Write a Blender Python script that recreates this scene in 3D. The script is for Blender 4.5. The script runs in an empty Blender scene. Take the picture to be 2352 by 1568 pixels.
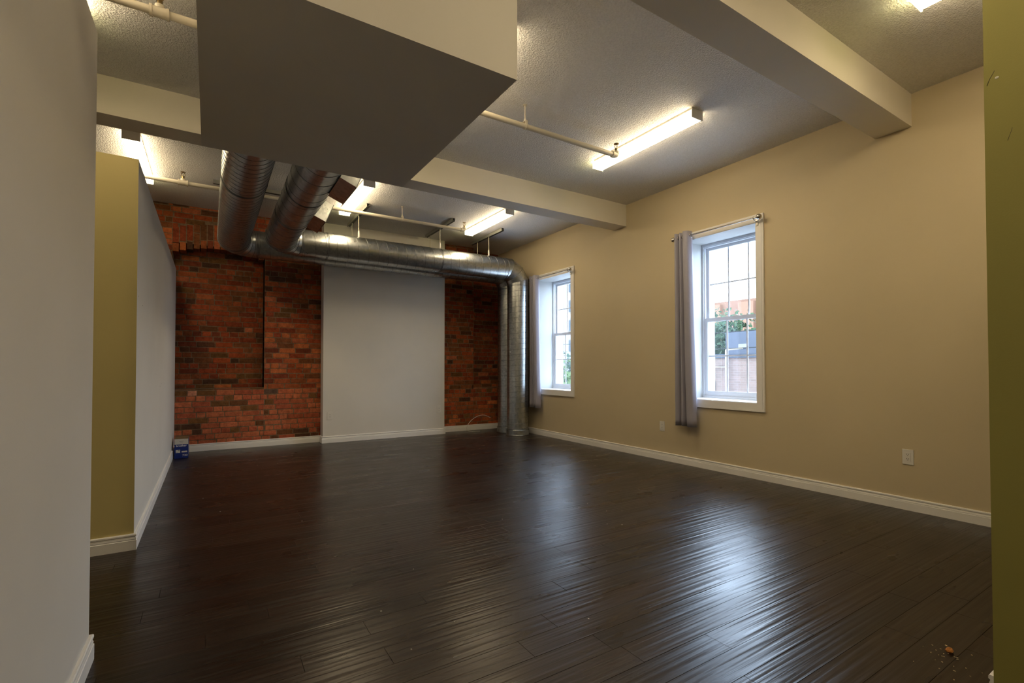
import bpy, bmesh, math, random
from mathutils import Vector, Matrix
SC = bpy.context.scene
C = SC.collection
R = math.radians

# ---------------------------------------------------------------- camera
cam_d = bpy.data.cameras.new('camera')
cam = bpy.data.objects.new('camera', cam_d); C.objects.link(cam)
cam.location = (0, 0, 1.1)
cam.rotation_euler = (R(90 + 0.963), 0, R(-32.139))
cam_d.sensor_fit = 'HORIZONTAL'
cam_d.sensor_width = 36
cam_d.lens = 1104.92 / 2352 * 36
cam_d.shift_y = 41.11 / 2352
cam_d.clip_start = 0.02
SC.camera = cam
# ---------------------------------------------------------------- colour management
SC.view_settings.view_transform = 'Standard'
SC.view_settings.look = 'None'
SC.view_settings.gamma = 1
SC.view_settings.exposure = 0.36
SC.view_settings.use_curve_mapping = False
# ---------------------------------------------------------------- overcast daylight
world = bpy.data.worlds.new('overcast_sky'); SC.world = world
world.use_nodes = True
bg = world.node_tree.nodes['Background']
bg.inputs[0].default_value = (0.64, 0.79, 1.0, 1)
bg.inputs[1].default_value = 14.0
LAMP_COL = (1.0, 0.79, 0.49)
LAMP_L = 19.0
SC.cycles.use_denoising = True
SC.cycles.max_bounces = 10
SC.cycles.diffuse_bounces = 6
SC.cycles.caustics_reflective = False
SC.cycles.sample_clamp_indirect = 8

# measured room (metres)
W, D, H = 4.578, 7.563, 3.216
XL, YN = -4.2, -3.2
DP = 7.388                      # face of the drywall panel on the back wall
PX0, PX1 = 1.397, 3.313
ZP = 2.377                      # height of the low partitions
WT = 0.47                       # thickness of the window wall

# ---------------------------------------------------------------- materials
def mat(name, col=(.8, .8, .8), rough=.6, metal=0., emit=None, strength=0., spec=None):
    m = bpy.data.materials.new(name); m.use_nodes = True
    b = m.node_tree.nodes['Principled BSDF']
    b.inputs['Base Color'].default_value = (*col, 1)
    b.inputs['Roughness'].default_value = rough
    b.inputs['Metallic'].default_value = metal
    if spec is not None: b.inputs['Specular IOR Level'].default_value = spec
    if emit:
        b.inputs['Emission Color'].default_value = (*emit, 1)
        b.inputs['Emission Strength'].default_value = strength
    return m
def nt(m): return m.node_tree, m.node_tree.nodes, m.node_tree.links, m.node_tree.nodes['Principled BSDF']
def coords(m, scale=(1, 1, 1)):
    t, n, l, b = nt(m)
    g = n.new('ShaderNodeNewGeometry'); mp = n.new('ShaderNodeMapping')
    mp.inputs['Scale'].default_value = scale
    l.new(g.outputs['Position'], mp.inputs['Vector'])
    return mp.outputs[0]
def noise(m, vec, scale, detail=2, rough=.5, dist=0.):
    t, n, l, b = nt(m)
    x = n.new('ShaderNodeTexNoise'); x.inputs['Scale'].default_value = scale
    x.inputs['Detail'].default_value = detail; x.inputs['Roughness'].default_value = rough
    x.inputs['Distortion'].default_value = dist
    l.new(vec, x.inputs['Vector']); return x.outputs[0]
def ramp(m, fac, stops):
    t, n, l, b = nt(m)
    r = n.new('ShaderNodeValToRGB'); e = r.color_ramp.elements
    while len(e) < len(stops): e.new(.5)
    for k, (p, c) in enumerate(stops):
        e[k].position = p; e[k].color = (*c, 1) if len(c) == 3 else c
    l.new(fac, r.inputs[0]); return r.outputs[0]
def bump(m, height, strength, dist, prev=None):
    t, n, l, b = nt(m)
    x = n.new('ShaderNodeBump'); x.inputs['Strength'].default_value = strength; x.inputs['Distance'].default_value = dist
    l.new(height, x.inputs['Height'])
    if prev: l.new(prev, x.inputs['Normal'])
    return x.outputs[0]
def mixc(m, mode, fac, a, b_):
    t, n, l, b = nt(m)
    x = n.new('ShaderNodeMix'); x.data_type = 'RGBA'; x.blend_type = mode
    if hasattr(fac, 'is_linked'): l.new(fac, x.inputs[0])
    else: x.inputs[0].default_value = fac
    for s, v in ((6, a), (7, b_)):
        if isinstance(v, tuple): x.inputs[s].default_value = (*v, 1)
        else: l.new(v, x.inputs[s])
    return x.outputs[2]

def paint(name, col, rough=.62, bstr=.12):
    m = mat(name, col, rough, spec=.3); t, n, l, b = nt(m); v = coords(m)
    c = mixc(m, 'MULTIPLY', 1.0, col, ramp(m, noise(m, v, 1.7, 3), [(.3, (.95, .95, .95)), (.7, (1, 1, 1))]))
    l.new(c, b.inputs['Base Color'])
    l.new(bump(m, noise(m, v, 240, 2), bstr, .002), b.inputs['Normal'])
    return m
M_wall = paint('tan_wall_paint', (.60, .505, .335))
M_grey = paint('greige_wall_paint', (.72, .695, .65))
M_warmlit = paint('warm_light_wall_paint', (.58, .49, .215))  # warm lamp light put into the colour of the greige partition
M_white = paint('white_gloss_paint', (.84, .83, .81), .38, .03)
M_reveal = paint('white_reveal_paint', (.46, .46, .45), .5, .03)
M_beam = paint('cream_beam_paint', (.80, .75, .655), .65, .25)
M_dimwarm = paint('dim_warm_light_paint', (.29, .265, .075))  # stub wall colour darkened and yellowed to stand in for dim warm lamp light

M_ceil = mat('stippled_ceiling', (.60, .56, .52), .8, spec=.35)
t, n, l, b = nt(M_ceil); v = coords(M_ceil)
nz = noise(M_ceil, v, 80, 3, .65)
l.new(bump(M_ceil, nz, .9, .02), b.inputs['Normal'])
l.new(mixc(M_ceil, 'MULTIPLY', 1., (.88, .87, .86), ramp(M_ceil, nz, [(.3, (.88, .88, .88)), (.65, (1, 1, 1))])), b.inputs['Base Color'])

def attr(m):
    t, n, l, b = nt(m); a = n.new('ShaderNodeVertexColor'); a.layer_name = 'Col'; return a.outputs[0]
M_floor = mat('dark_scraped_planks', (.03, .018, .012), .3)
t, n, l, b = nt(M_floor)
vs = coords(M_floor, (1.6, 42, 1)); vf = coords(M_floor, (3, 150, 1)); vv = coords(M_floor)
grain = ramp(M_floor, noise(M_floor, vs, 1.6, 4, .55, .0), [(.28, (.50, .48, .46)), (.7, (1.35, 1.35, 1.35))])
c = mixc(M_floor, 'MULTIPLY', 1., attr(M_floor), grain)
l.new(c, b.inputs['Base Color'])
ro = n.new('ShaderNodeMapRange'); ro.inputs[3].default_value = .25; ro.inputs[4].default_value = .36
l.new(noise(M_floor, coords(M_floor, (1.2, 3.5, 1)), 1.6, 3, .5, .0), ro.inputs[0]); ro.inputs[1].default_value = .3; ro.inputs[2].default_value = .75
l.new(ro.outputs[0], b.inputs['Roughness'])
w1_ = bump(M_floor, noise(M_floor, coords(M_floor, (.9, 40, 1)), 1.0, 1, .5, .0), .45, .006)
l.new(bump(M_floor, noise(M_floor, vf, 1.0, 2), .25, .002, w1_), b.inputs['Normal'])
b.inputs['Specular IOR Level'].default_value = .42

M_brick = mat('old_red_brick', (.2, .06, .03), .85, spec=.25)
t, n, l, b = nt(M_brick); v = coords(M_brick)
bl = ramp(M_brick, noise(M_brick, v, 22, 4, .7), [(.3, (.6, .58, .56)), (.7, (1.25, 1.2, 1.15))])
l.new(mixc(M_brick, 'MULTIPLY', 1., attr(M_brick), bl), b.inputs['Base Color'])
l.new(bump(M_brick, noise(M_brick, v, 70, 4, .7), .7, .006), b.inputs['Normal'])

M_galv = mat('galvanised_steel', (.60, .62, .62), .3, 1.)
t, n, l, b = nt(M_galv); v = coords(M_galv)
vo = n.new('ShaderNodeTexVoronoi'); vo.inputs['Scale'].default_value = 38; l.new(v, vo.inputs['Vector'])
sp = ramp(M_galv, vo.outputs['Color'], [(.0, (.40, .43, .44)), (1., (.60, .62, .62))])
l.new(mixc(M_galv, 'MULTIPLY', .7, sp, ramp(M_galv, noise(M_galv, v, 3, 4), [(.3, (.75, .75, .75)), (.7, (1, 1, 1))])), b.inputs['Base Color'])
rr = n.new('ShaderNodeMapRange'); rr.inputs[3].default_value = .22; rr.inputs[4].default_value = .40
l.new(noise(M_galv, v, 14, 3), rr.inputs[0]); l.new(rr.outputs[0], b.inputs['Roughness'])
l.new(bump(M_galv, noise(M_galv, v, 9, 2), .15, .01), b.inputs['Normal'])
M_seam = mat('duct_seam_steel', (.20, .21, .21), .4, 1.)
M_fabric = mat('grey_satin_curtain', (.33, .32, .39), .45)
t, n, l, b = nt(M_fabric); b.inputs['Sheen Weight'].default_value = .3
l.new(bump(M_fabric, noise(M_fabric, coords(M_fabric, (40, 40, 6)), 1, 3), .2, .004), b.inputs['Normal'])
M_nickel = mat('brushed_nickel', (.55, .52, .48), .25, 1.)
M_brass = mat('dull_brass', (.28, .21, .10), .35, 1.)
M_plastic = mat('white_plastic', (.72, .70, .66), .35)
M_slot = mat('dark_slot', (.02, .02, .02), .5)
M_pipe = mat('cream_pipe_paint', (.62, .57, .46), .45)
M_strut = mat('dark_channel_steel', (.10, .10, .09), .5, .6)
M_strutl = mat('grey_channel_steel', (.34, .34, .31), .45, .6)
M_vinyl = mat('white_vinyl', (.66, .68, .72), .35)
M_lens = mat('lit_acrylic_diffuser', (.9, .88, .8), .4, emit=LAMP_COL, strength=LAMP_L)
M_lensside = mat('lit_acrylic_side', (.9, .88, .8), .4, emit=LAMP_COL, strength=LAMP_L * .6)
M_lensend = mat('lit_acrylic_end', (.9, .88, .7), .4, emit=(1.0, .86, .42), strength=12.0)
M_lampw = mat('white_enamel', (.88, .86, .80), .4)
M_glass = bpy.data.materials.new('window_glass'); M_glass.use_nodes = True
n = M_glass.node_tree.nodes; l = M_glass.node_tree.links; n.clear()
o_ = n.new('ShaderNodeOutputMaterial'); mx = n.new('ShaderNodeMixShader'); tr = n.new('ShaderNodeBsdfTransparent'); gl = n.new('ShaderNodeBsdfGlossy')
tr.inputs[0].default_value = (.93, .95, .96, 1); gl.inputs['Roughness'].default_value = .02; mx.inputs[0].default_value = .07
l.new(tr.outputs[0], mx.inputs[1]); l.new(gl.outputs[0], mx.inputs[2]); l.new(mx.outputs[0], o_.inputs[0])

# ---------------------------------------------------------------- mesh helpers
def obj(name, bm, m, parent=None, smooth=False, bevel=0.):
    me = bpy.data.meshes.new(name)
    if bevel:
        bmesh.ops.bevel(bm, geom=list(bm.edges), offset=bevel, segments=2, affect='EDGES', profile=.5)
    bm.to_mesh(me); bm.free()
    for mm in (m if isinstance(m, (list, tuple)) else [m]): me.materials.append(mm)
    if smooth:
        for p in me.polygons: p.use_smooth = True
    o = bpy.data.objects.new(name, me); C.objects.link(o)
    if parent: o.parent = parent; o.matrix_parent_inverse = parent_inv(parent)
    return o
def parent_inv(p): return (Matrix.Translation(p.location) @ p.rotation_euler.to_matrix().to_4x4()).inverted()
def thing(name, label, cat, loc=(0, 0, 0), group=None):
    o = bpy.data.objects.new(name, None); C.objects.link(o); o.location = loc; o.empty_display_size = .05
    o['label'] = label; o['category'] = cat
    if group: o['group'] = group
    return o
def tag(o, label, cat, group=None, kind=None):
    o['label'] = label; o['category'] = cat
    if group: o['group'] = group
    if kind: o['kind'] = kind
    return o
def struct(o, label, cat='wall'):
    o['kind'] = 'structure'; o['label'] = label; o['category'] = cat; return o
def part_label(o, s): o['label'] = s; return o
def box(bm, x0, x1, y0, y1, z0, z1, mi=0, rot=None, piv=None):
    vs = [bm.verts.new((x, y, z)) for x in (x0, x1) for y in (y0, y1) for z in (z0, z1)]
    if rot is not None:
        for q in vs: q.co = rot @ (q.co - piv) + piv
    fs = [(0, 1, 3, 2), (4, 6, 7, 5), (0, 4, 5, 1), (2, 3, 7, 6), (0, 2, 6, 4), (1, 5, 7, 3)]
    out = []
    for f in fs:
        k = bm.faces.new([vs[i] for i in f]); k.material_index = mi; out.append(k)
    return out
def B(*a, **k):
    bm = bmesh.new(); box(bm, *a, **k); return bm
def frame_of(t):
    t = t.normalized(); a = Vector((0, 0, 1)) if abs(t.z) < .9 else Vector((1, 0, 0))
    u = t.cross(a).normalized(); return u, t.cross(u).normalized()
def sweep(bm, pts, r, n=8, mi=0, cap=True, closed=False):
    """smooth tube through pts; r is a number or a list"""
    pts = [Vector(p) for p in pts]; N = len(pts); rings = []
    u = None
    for i, p in enumerate(pts):
        if closed: t = pts[(i + 1) % N] - pts[i - 1]
        else: t = pts[min(i + 1, N - 1)] - pts[max(i - 1, 0)]
        t.normalize()
        if u is None: u, w = frame_of(t)
        else:
            u = (u - t * u.dot(t)).normalized(); w = t.cross(u)
        rad = r[i] if isinstance(r, (list, tuple)) else r
        rings.append([bm.verts.new(p + (u * math.cos(2 * math.pi * k / n) + w * math.sin(2 * math.pi * k / n)) * rad) for k in range(n)])
    M = N if closed else N - 1
    for i in range(M):
        a, b_ = rings[i], rings[(i + 1) % N]
        for k in range(n):
            f = bm.faces.new((a[k], a[(k + 1) % n], b_[(k + 1) % n], b_[k])); f.material_index = mi; f.smooth = True
    if cap and not closed:
        for q in (rings[0][::-1], rings[-1]):
            f = bm.faces.new(q); f.material_index = mi
def cyl(bm, a, b_, r, n=16, mi=0, cap=True):
    """straight cylinder; crisp caps"""
    a, b_ = Vector(a), Vector(b_); u, w = frame_of(b_ - a)
    ra = [bm.verts.new(a + (u * math.cos(2 * math.pi * k / n) + w * math.sin(2 * math.pi * k / n)) * r) for k in range(n)]
    rb = [bm.verts.new(b_ + (q.co - a)) for q in ra]
    for k in range(n):
        f = bm.faces.new((ra[k], ra[(k + 1) % n], rb[(k + 1) % n], rb[k])); f.material_index = mi; f.smooth = True
    if cap:
        for q in (ra, rb):
            f = bm.faces.new([bm.verts.new(v_.co) for v_ in q]); f.material_index = mi
def sphere(bm, c, r, mi=0, sz=(1, 1, 1), n=16):
    k = bmesh.ops.create_uvsphere(bm, u_segments=n, v_segments=n // 2 + 2, radius=r, matrix=Matrix.Translation(c) @ Matrix.Diagonal((*sz, 1)))
    for q in k['verts']:
        for f in q.link_faces: f.smooth = True; f.material_index = mi
def ring(bm, c, axis, r, tr, n=32, mi=0, m=6):
    u, w = frame_of(Vector(axis)); c = Vector(c)
    sweep(bm, [c + (u * math.cos(2 * math.pi * k / n) + w * math.sin(2 * math.pi * k / n)) * r for k in range(n)], tr, m, mi, closed=True)
def prism(bm, poly, axis, a, b_, mi=0):
    """poly: list of 2-D points in the two other axes (order x,y,z), extruded along axis from a to b"""
    def P(p, h):
        q = list(p); q.insert(axis, h); return bm.verts.new(q)
    A = [P(p, a) for p in poly]; Bv = [P(p, b_) for p in poly]; n = len(poly)
    for f in ([A[::-1], Bv] + [(A[k], A[(k + 1) % n], Bv[(k + 1) % n], Bv[k]) for k in range(n)]):
        k = bm.faces.new(f); k.material_index = mi
def fixn(bm): bmesh.ops.recalc_face_normals(bm, faces=list(bm.faces)); return bm

# ================================================================ floor
random.seed(4)
bm = bmesh.new(); cl = bm.loops.layers.float_color.new('Col')
PW = .122; y = 1.64 - 40 * PW
tones = [(.046, .0225, .0140), (.034, .019, .0125), (.046, .027, .018), (.030, .0165, .011), (.038, .021, .0135), (.050, .030, .020)]
def colour(fs, c):
    for f in fs:
        for lp in f.loops: lp[cl] = (*c, 1)
box(bm, XL, W + .02, YN, D + .6, -.12, -.004); colour(bm.faces, (.012, .007, .005))
while y < D:
    first = abs(y - 1.64) < .01
    x = (1.26 - 1.2 * 5) if first else XL - random.uniform(0, 1.1)
    y0, y1 = max(y, YN), min(y + PW, D)
    while x < W and y1 > y0:
        L = 1.2 if random.random() < .7 or first else random.choice([.6, .9])
        x0, x1 = max(x, XL), min(x + L, W + .01)
        if x1 - x0 > .01:
            k = random.choice(tones); s = random.uniform(.85, 1.15) * .40; col = tuple(q * s for q in k)
            g, bv = .0003, .0011
            zz = random.uniform(-.0004, .0)
            o = [bm.verts.new(q) for q in ((x0 + g, y0 + g, -.0014), (x1 - g, y0 + g, -.0014), (x1 - g, y1 - g, -.0014), (x0 + g, y1 - g, -.0014))]
            i = [bm.verts.new(q) for q in ((x0 + bv, y0 + bv, zz), (x1 - bv, y0 + bv, zz), (x1 - bv, y1 - bv, zz), (x0 + bv, y1 - bv, zz))]
            fs = [bm.faces.new(i)] + [bm.faces.new((o[a], o[(a + 1) % 4], i[(a + 1) % 4], i[a])) for a in range(4)]
            colour(fs, col)
        x += L
    y += PW
struct(obj('floor', bm, M_floor), 'dark brown hand-scraped plank floor of the empty room', 'floor')

# ================================================================ ceiling, beams, bulkhead
struct(obj('ceiling', B(XL - .2, W + .2, YN - .2, D + .3, H, H + .2), M_ceil), 'stippled off-white ceiling', 'ceiling')
for y0, y1, zb, lb in ((1.479, 1.721, 2.961, 'deep painted ceiling beam crossing the room nearest to the bulkhead front'),
                       (4.488, 4.717, 2.936, 'painted ceiling beam between the bulkhead and the ducts'),
                       (-1.53, -1.29, 2.961, 'painted ceiling beam over the near part of the room')):
    struct(obj('ceiling_beam', B(XL, W, y0, y1, zb, H), M_beam), lb, 'beam')
BX0, BX1, BY0, BY1 = -.0515, 1.146, 1.7806, 3.281
struct(obj('ceiling_bulkhead', B(BX0, BX1, BY0, BY1, ZP, H), M_grey), 'large boxed drywall bulkhead hanging from the ceiling', 'bulkhead')

# ================================================================ walls
WIN = [dict(y0=2.735, y1=3.575), dict(y0=5.62, y1=6.465)]
Z0, Z1 = .752, 2.53
bm = bmesh.new()
ys = [YN, WIN[0]['y0'], WIN[0]['y1'], WIN[1]['y0'], WIN[1]['y1'], D + .3]
for k in range(5):
    if k % 2 == 0: box(bm, W, W + WT, ys[k], ys[k + 1], 0, H)
    else:
        box(bm, W, W + WT, ys[k], ys[k + 1], 0, Z0 - .03); box(bm, W, W + WT, ys[k], ys[k + 1], Z1, H)
bmesh.ops.remove_doubles(bm, verts=bm.verts, dist=1e-5)
struct(obj('wall_right', bm, M_wall), 'long beige wall with the two windows')
struct(obj('wall_left', B(XL - .15, XL, YN, D + .6, 0, H), M_wall), 'far beige wall beyond the low partitions')
struct(obj('wall_front', B(XL, W, YN - .15, YN, 0, H), M_wall), 'beige wall behind the viewpoint')
struct(obj('wall_panel', B(PX0, PX1, DP, D - .001, 0, H), M_grey), 'smooth greyish drywall panel in the middle of the brick wall')
# low partitions
bm = bmesh.new(); XP, YP = -.380, 3.699
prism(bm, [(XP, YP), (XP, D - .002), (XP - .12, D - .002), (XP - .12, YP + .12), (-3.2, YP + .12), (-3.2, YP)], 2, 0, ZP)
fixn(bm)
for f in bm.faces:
    if f.normal.y < -.5: f.material_index = 1  # faces turned to the viewpoint get the lamp light painted into their colour
struct(obj('wall_partition', bm, [M_grey, M_warmlit]), 'partition wall of part height, running back to the brick wall', 'partition')
bm = B(-.494, -.374, -2.2, 2.380, 0, ZP)
struct(obj('wall_partition_near', bm, M_grey), 'partition wall of part height close to the viewpoint, at the picture edge', 'partition')
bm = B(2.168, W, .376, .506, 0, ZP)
struct(obj('wall_stub', bm, M_dimwarm), 'end of the olive-shaded stub wall opposite the near partition', 'partition')
# scuffs in the stub wall: a chipped spot and two cracks on its end face
bm = bmesh.new()
SX = 2.168
STUB1 = [(.480, 2.072), (.486, 2.060), (.4925, 2.048), (.4985, 2.030)]
STUB2 = [(.441, 1.868), (.444, 1.856), (.4475, 1.846), (.452, 1.830)]
CHIP = (.4745, 2.046)
def on_stub(u, z): return Vector((SX - .0003, u, z))
sweep(bm, [on_stub(*q) for q in STUB1], .0009, 5)
sweep(bm, [on_stub(*q) for q in STUB2], .0006, 5)
part = obj('crack', bm, mat('crack_grey', (.10, .085, .05), .9)); part.parent = bpy.data.objects['wall_stub']
bm = bmesh.new(); sphere(bm, on_stub(*CHIP), .006, sz=(.12, .9, .75), n=10)
part = obj('paint_chip', bm, mat('bare_plaster', (.60, .58, .48), .8)); part.parent = bpy.data.objects['wall_stub']

# ---------------------------------------------------------------- brick wall
random.seed(11)
bm = bmesh.new(); cl = bm.loops.layers.float_color.new('Col')
RX0, RX1 = -.42, .645           # blind window recess
def arch(x): return 2.69 - .095 * ((x - .115) / .53) ** 2
QX0 = 3.95
RB, RB2 = .819, .744            # recess sills
REC = .22
reds = [(.16, .040, .018), (.13, .034, .017), (.19, .050, .020), (.20, .065, .026), (.10, .030, .017), (.15, .055, .024), (.11, .048, .022)]
darks = [(.060, .030, .018), (.045, .026, .018), (.075, .038, .018), (.085, .050, .020)]
orange = [(.26, .095, .038), (.23, .085, .045)]
def pick(x, z):
    r = random.random()
    if z < .80 and x < 1.3:
        if .70 < z and r < .45: return random.choice([(.34, .24, .20), (.28, .16, .12), (.05, .04, .035), (.06, .045, .04)]) if x < .75 else random.choice(orange)
        base = random.choice([(.21, .075, .042), (.19, .062, .036), (.23, .09, .05)])
        return random.choice(darks) if r > .86 else base
    if x < 0 and z > 2.6: return random.choice(orange + reds) if r < .8 else random.choice(darks)
    if .64 < x < 1.4 and z < 1.7 and r < .35: return random.choice(orange)
    if r < .15: return random.choice(darks)
    if r < .20: return random.choice(orange)
    return random.choice(reds)
def brick(x0, x1, z0, z1, yf, c, dep=.03):
    j = lambda a: a + random.uniform(-.0012, .0012)
    y_ = yf + random.uniform(-.003, .003)
    q = [(j(x0), y_, j(z0)), (j(x1), y_, j(z0)), (j(x1), y_, j(z1)), (j(x0), y_, j(z1))]
    e = .003
    inn = [bm.verts.new((a + (e if k in (0, 3) else -e), b_, c_ + (e if k in (0, 1) else -e))) for k, (a, b_, c_) in enumerate(q)]
    out = [bm.verts.new((a, b_ + e, c_)) for a, b_, c_ in q]
    bk = [bm.verts.new((a, b_ + dep, c_)) for a, b_, c_ in q]
    fs = [bm.faces.new(inn)]
    for k in range(4):
        fs.append(bm.faces.new((out[k], out[(k + 1) % 4], inn[(k + 1) % 4], inn[k])))
        fs.append(bm.faces.new((bk[k], bk[(k + 1) % 4], out[(k + 1) % 4], out[k])))
    v_ = random.uniform(.85, 1.15) * (2.0 if z0 < .80 else 1.6)
    for f in fs:
        for lp in f.loops: lp[cl] = (c[0] * v_ * 1.15, c[1] * v_ * .9, c[2] * v_ * .75, 1)
CH, ML, MH = .0725, .009, .009
def courses(xa, xb, za, zb, yf, test=None):
    k = int(math.floor(za / CH)); 
    while k * CH < zb - .012:
        z0, z1 = max(k * CH + MH / 2, za), min((k + 1) * CH - MH / 2, zb)
        hdr = k % 6 == 3
        L = .108 if hdr else .213
        x = xa - ((k * .618) % 1) * L
        while x < xb:
            LL = L * random.choice([1, 1, 1, .5]) if not hdr else L
            x0, x1 = max(x + ML / 2, xa), min(x + LL - ML / 2, xb)
            if x1 - x0 > .012 and z1 - z0 > .01:
                if test is None or test((x0 + x1) / 2, (z0 + z1) / 2, x0, x1, z0, z1): brick(x0, x1, z0, z1, yf, pick(x0, z0))
            x += LL
        k += 1
AH = .33                         # height of the arch of soldier bricks
fr = .003
def left_test(xm, zm, x0, x1, z0, z1): return not (x1 > RX0 + .0 and x0 < RX1 and z1 > arch(min(max(xm, RX0), RX1)) - .01 and z0 < arch(min(max(xm, RX0), RX1)) + AH - .03)
courses(RX1 + fr, PX0, 0, H, D)                 # pier beside the panel
courses(-1.6, RX0 - fr, 0, H, D)
courses(RX0, RX1, 0, RB - .004, D)
courses(RX0, RX1, 2.5, H, D, lambda xm, zm, x0, x1, z0, z1: z0 > arch(xm) + AH - .035)
courses(RX0, RX1, RB, 2.72, D + REC)
courses(PX1, QX0 - fr, 0, H, D)
courses(QX0, W, 0, RB2 - .004, D)
courses(QX0, W, RB2, H, D + REC)
# soldier bricks of the arch
x = RX0
while x < RX1 - .02:
    w_ = .066; st = random.random() < .5
    za = arch(x + w_ / 2)
    h1, h2 = (.205, .105) if st else (.105, .205)
    for a, b_ in ((za, za + h1), (za + h1 + .01, za + h1 + .01 + h2)):
        brick(x, min(x + w_, RX1), a, b_, D, pick(x, 2.8), dep=REC + .02)
    x += w_ + .010
# jamb and sill bricks of the recess
k = 0; z = RB
while z < arch(RX1):
    c = pick(.5, 1.5)
    fs = box(bm, RX1, RX1 + .05, D + .012, D + REC + .03, z + .004, min(z + CH - .005, 2.7)); colour_ = c
    for f in fs:
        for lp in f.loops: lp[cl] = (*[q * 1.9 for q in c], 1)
    c = pick(.5, 1.5)
    fs = box(bm, QX0 - .05, QX0, D + .012, D + REC + .03, z + .004, z + CH - .005)
    for f in fs:
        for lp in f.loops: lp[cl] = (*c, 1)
    z += CH
struct_b = bm
# mortar backing
morc = (.20, .14, .085)
def mortar(*a):
    for f in box(bm, *a):
        for lp in f.loops: lp[cl] = (*morc, 1)
mo = .003
mortar(XL, RX0, D + mo, D + .6, 0, H); mortar(RX1, QX0, D + mo, D + .6, 0, H)
mortar(RX0, RX1, D + mo, D + .6, 0, RB); mortar(RX0, RX1, D + REC + mo, D + .6, RB, H)
mortar(RX0, RX1, D + mo, D + REC + mo, arch(.115) + .03, H)
mortar(QX0, W, D + mo, D + .6, 0, RB2); mortar(QX0, W, D + REC + mo, D + .6, RB2, H)
o = obj('wall_back', fixn(bm), M_brick)
struct(o, 'old dark red brick wall with blind window recesses, at the far end', 'wall')

# ================================================================ baseboards
PROF = [(0, 0), (.014, 0), (.014, .058), (.0115, .060), (.0115, .064), (.0125, .066), (.009, .078), (.0075, .080), (.013, .084), (.013, .092), (.010, .0965), (0, .0965)]
def baseboard(name, label, runs):
    """runs: list of polylines [(x,y)...]; boards stand to the RIGHT of the walking direction"""
    bm = bmesh.new()
    for pl in runs:
        pts = [Vector((*p, 0)) for p in pl]; N = len(pts); rings = []
        for i, p in enumerate(pts):
            d0 = (pts[i] - pts[i - 1]).normalized() if i else None
            d1 = (pts[i + 1] - pts[i]).normalized() if i < N - 1 else None
            n0 = Vector((d0.y, -d0.x, 0)) if d0 else None; n1 = Vector((d1.y, -d1.x, 0)) if d1 else None
            if n0 and n1:
                m_ = (n0 + n1); m_ = m_ / (1 + n0.dot(n1))
            else: m_ = n0 or n1
            rings.append([bm.verts.new(p + m_ * a + Vector((0, 0, h))) for a, h in PROF])
        n_ = len(PROF)
        for i in range(N - 1):
            for k in range(n_): bm.faces.new((rings[i][k], rings[i][(k + 1) % n_], rings[i + 1][(k + 1) % n_], rings[i + 1][k]))
        bm.faces.new(rings[0]); bm.faces.new(rings[-1][::-1])
    return struct(obj(name, fixn(bm), M_white), label, 'baseboard')
baseboard('baseboard_right', 'white moulded baseboard along the long window wall', [[(W, D - .02), (W, .53)]])
baseboard('baseboard_back_left', 'white baseboard below the brick, from the toner box to the drywall panel', [[(XP + .016, D), (PX0 - .002, D)]])
baseboard('baseboard_back', 'white baseboard on the drywall panel, standing proud of its neighbours', [[(PX0, D - .03), (PX0, DP), (PX1, DP), (PX1, D - .03)]])
baseboard('baseboard_back_right', 'white baseboard below the brick behind the standing ducts', [[(PX1 + .016, D), (W - .016, D)]])
baseboard('baseboard_left', 'white moulded baseboard wrapping the long low partition and its end', [[(-3.1, YP), (XP, YP), (XP, D)]])
baseboard('baseboard_near', 'white baseboard end at the foot of the nearest partition', [[(-.374, -2.1), (-.374, 2.380), (-.494, 2.380)]])
baseboard('baseboard_stub', 'white baseboard on the far side of the stub wall', [[(W - .02, .506), (2.168, .506)]])

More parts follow.
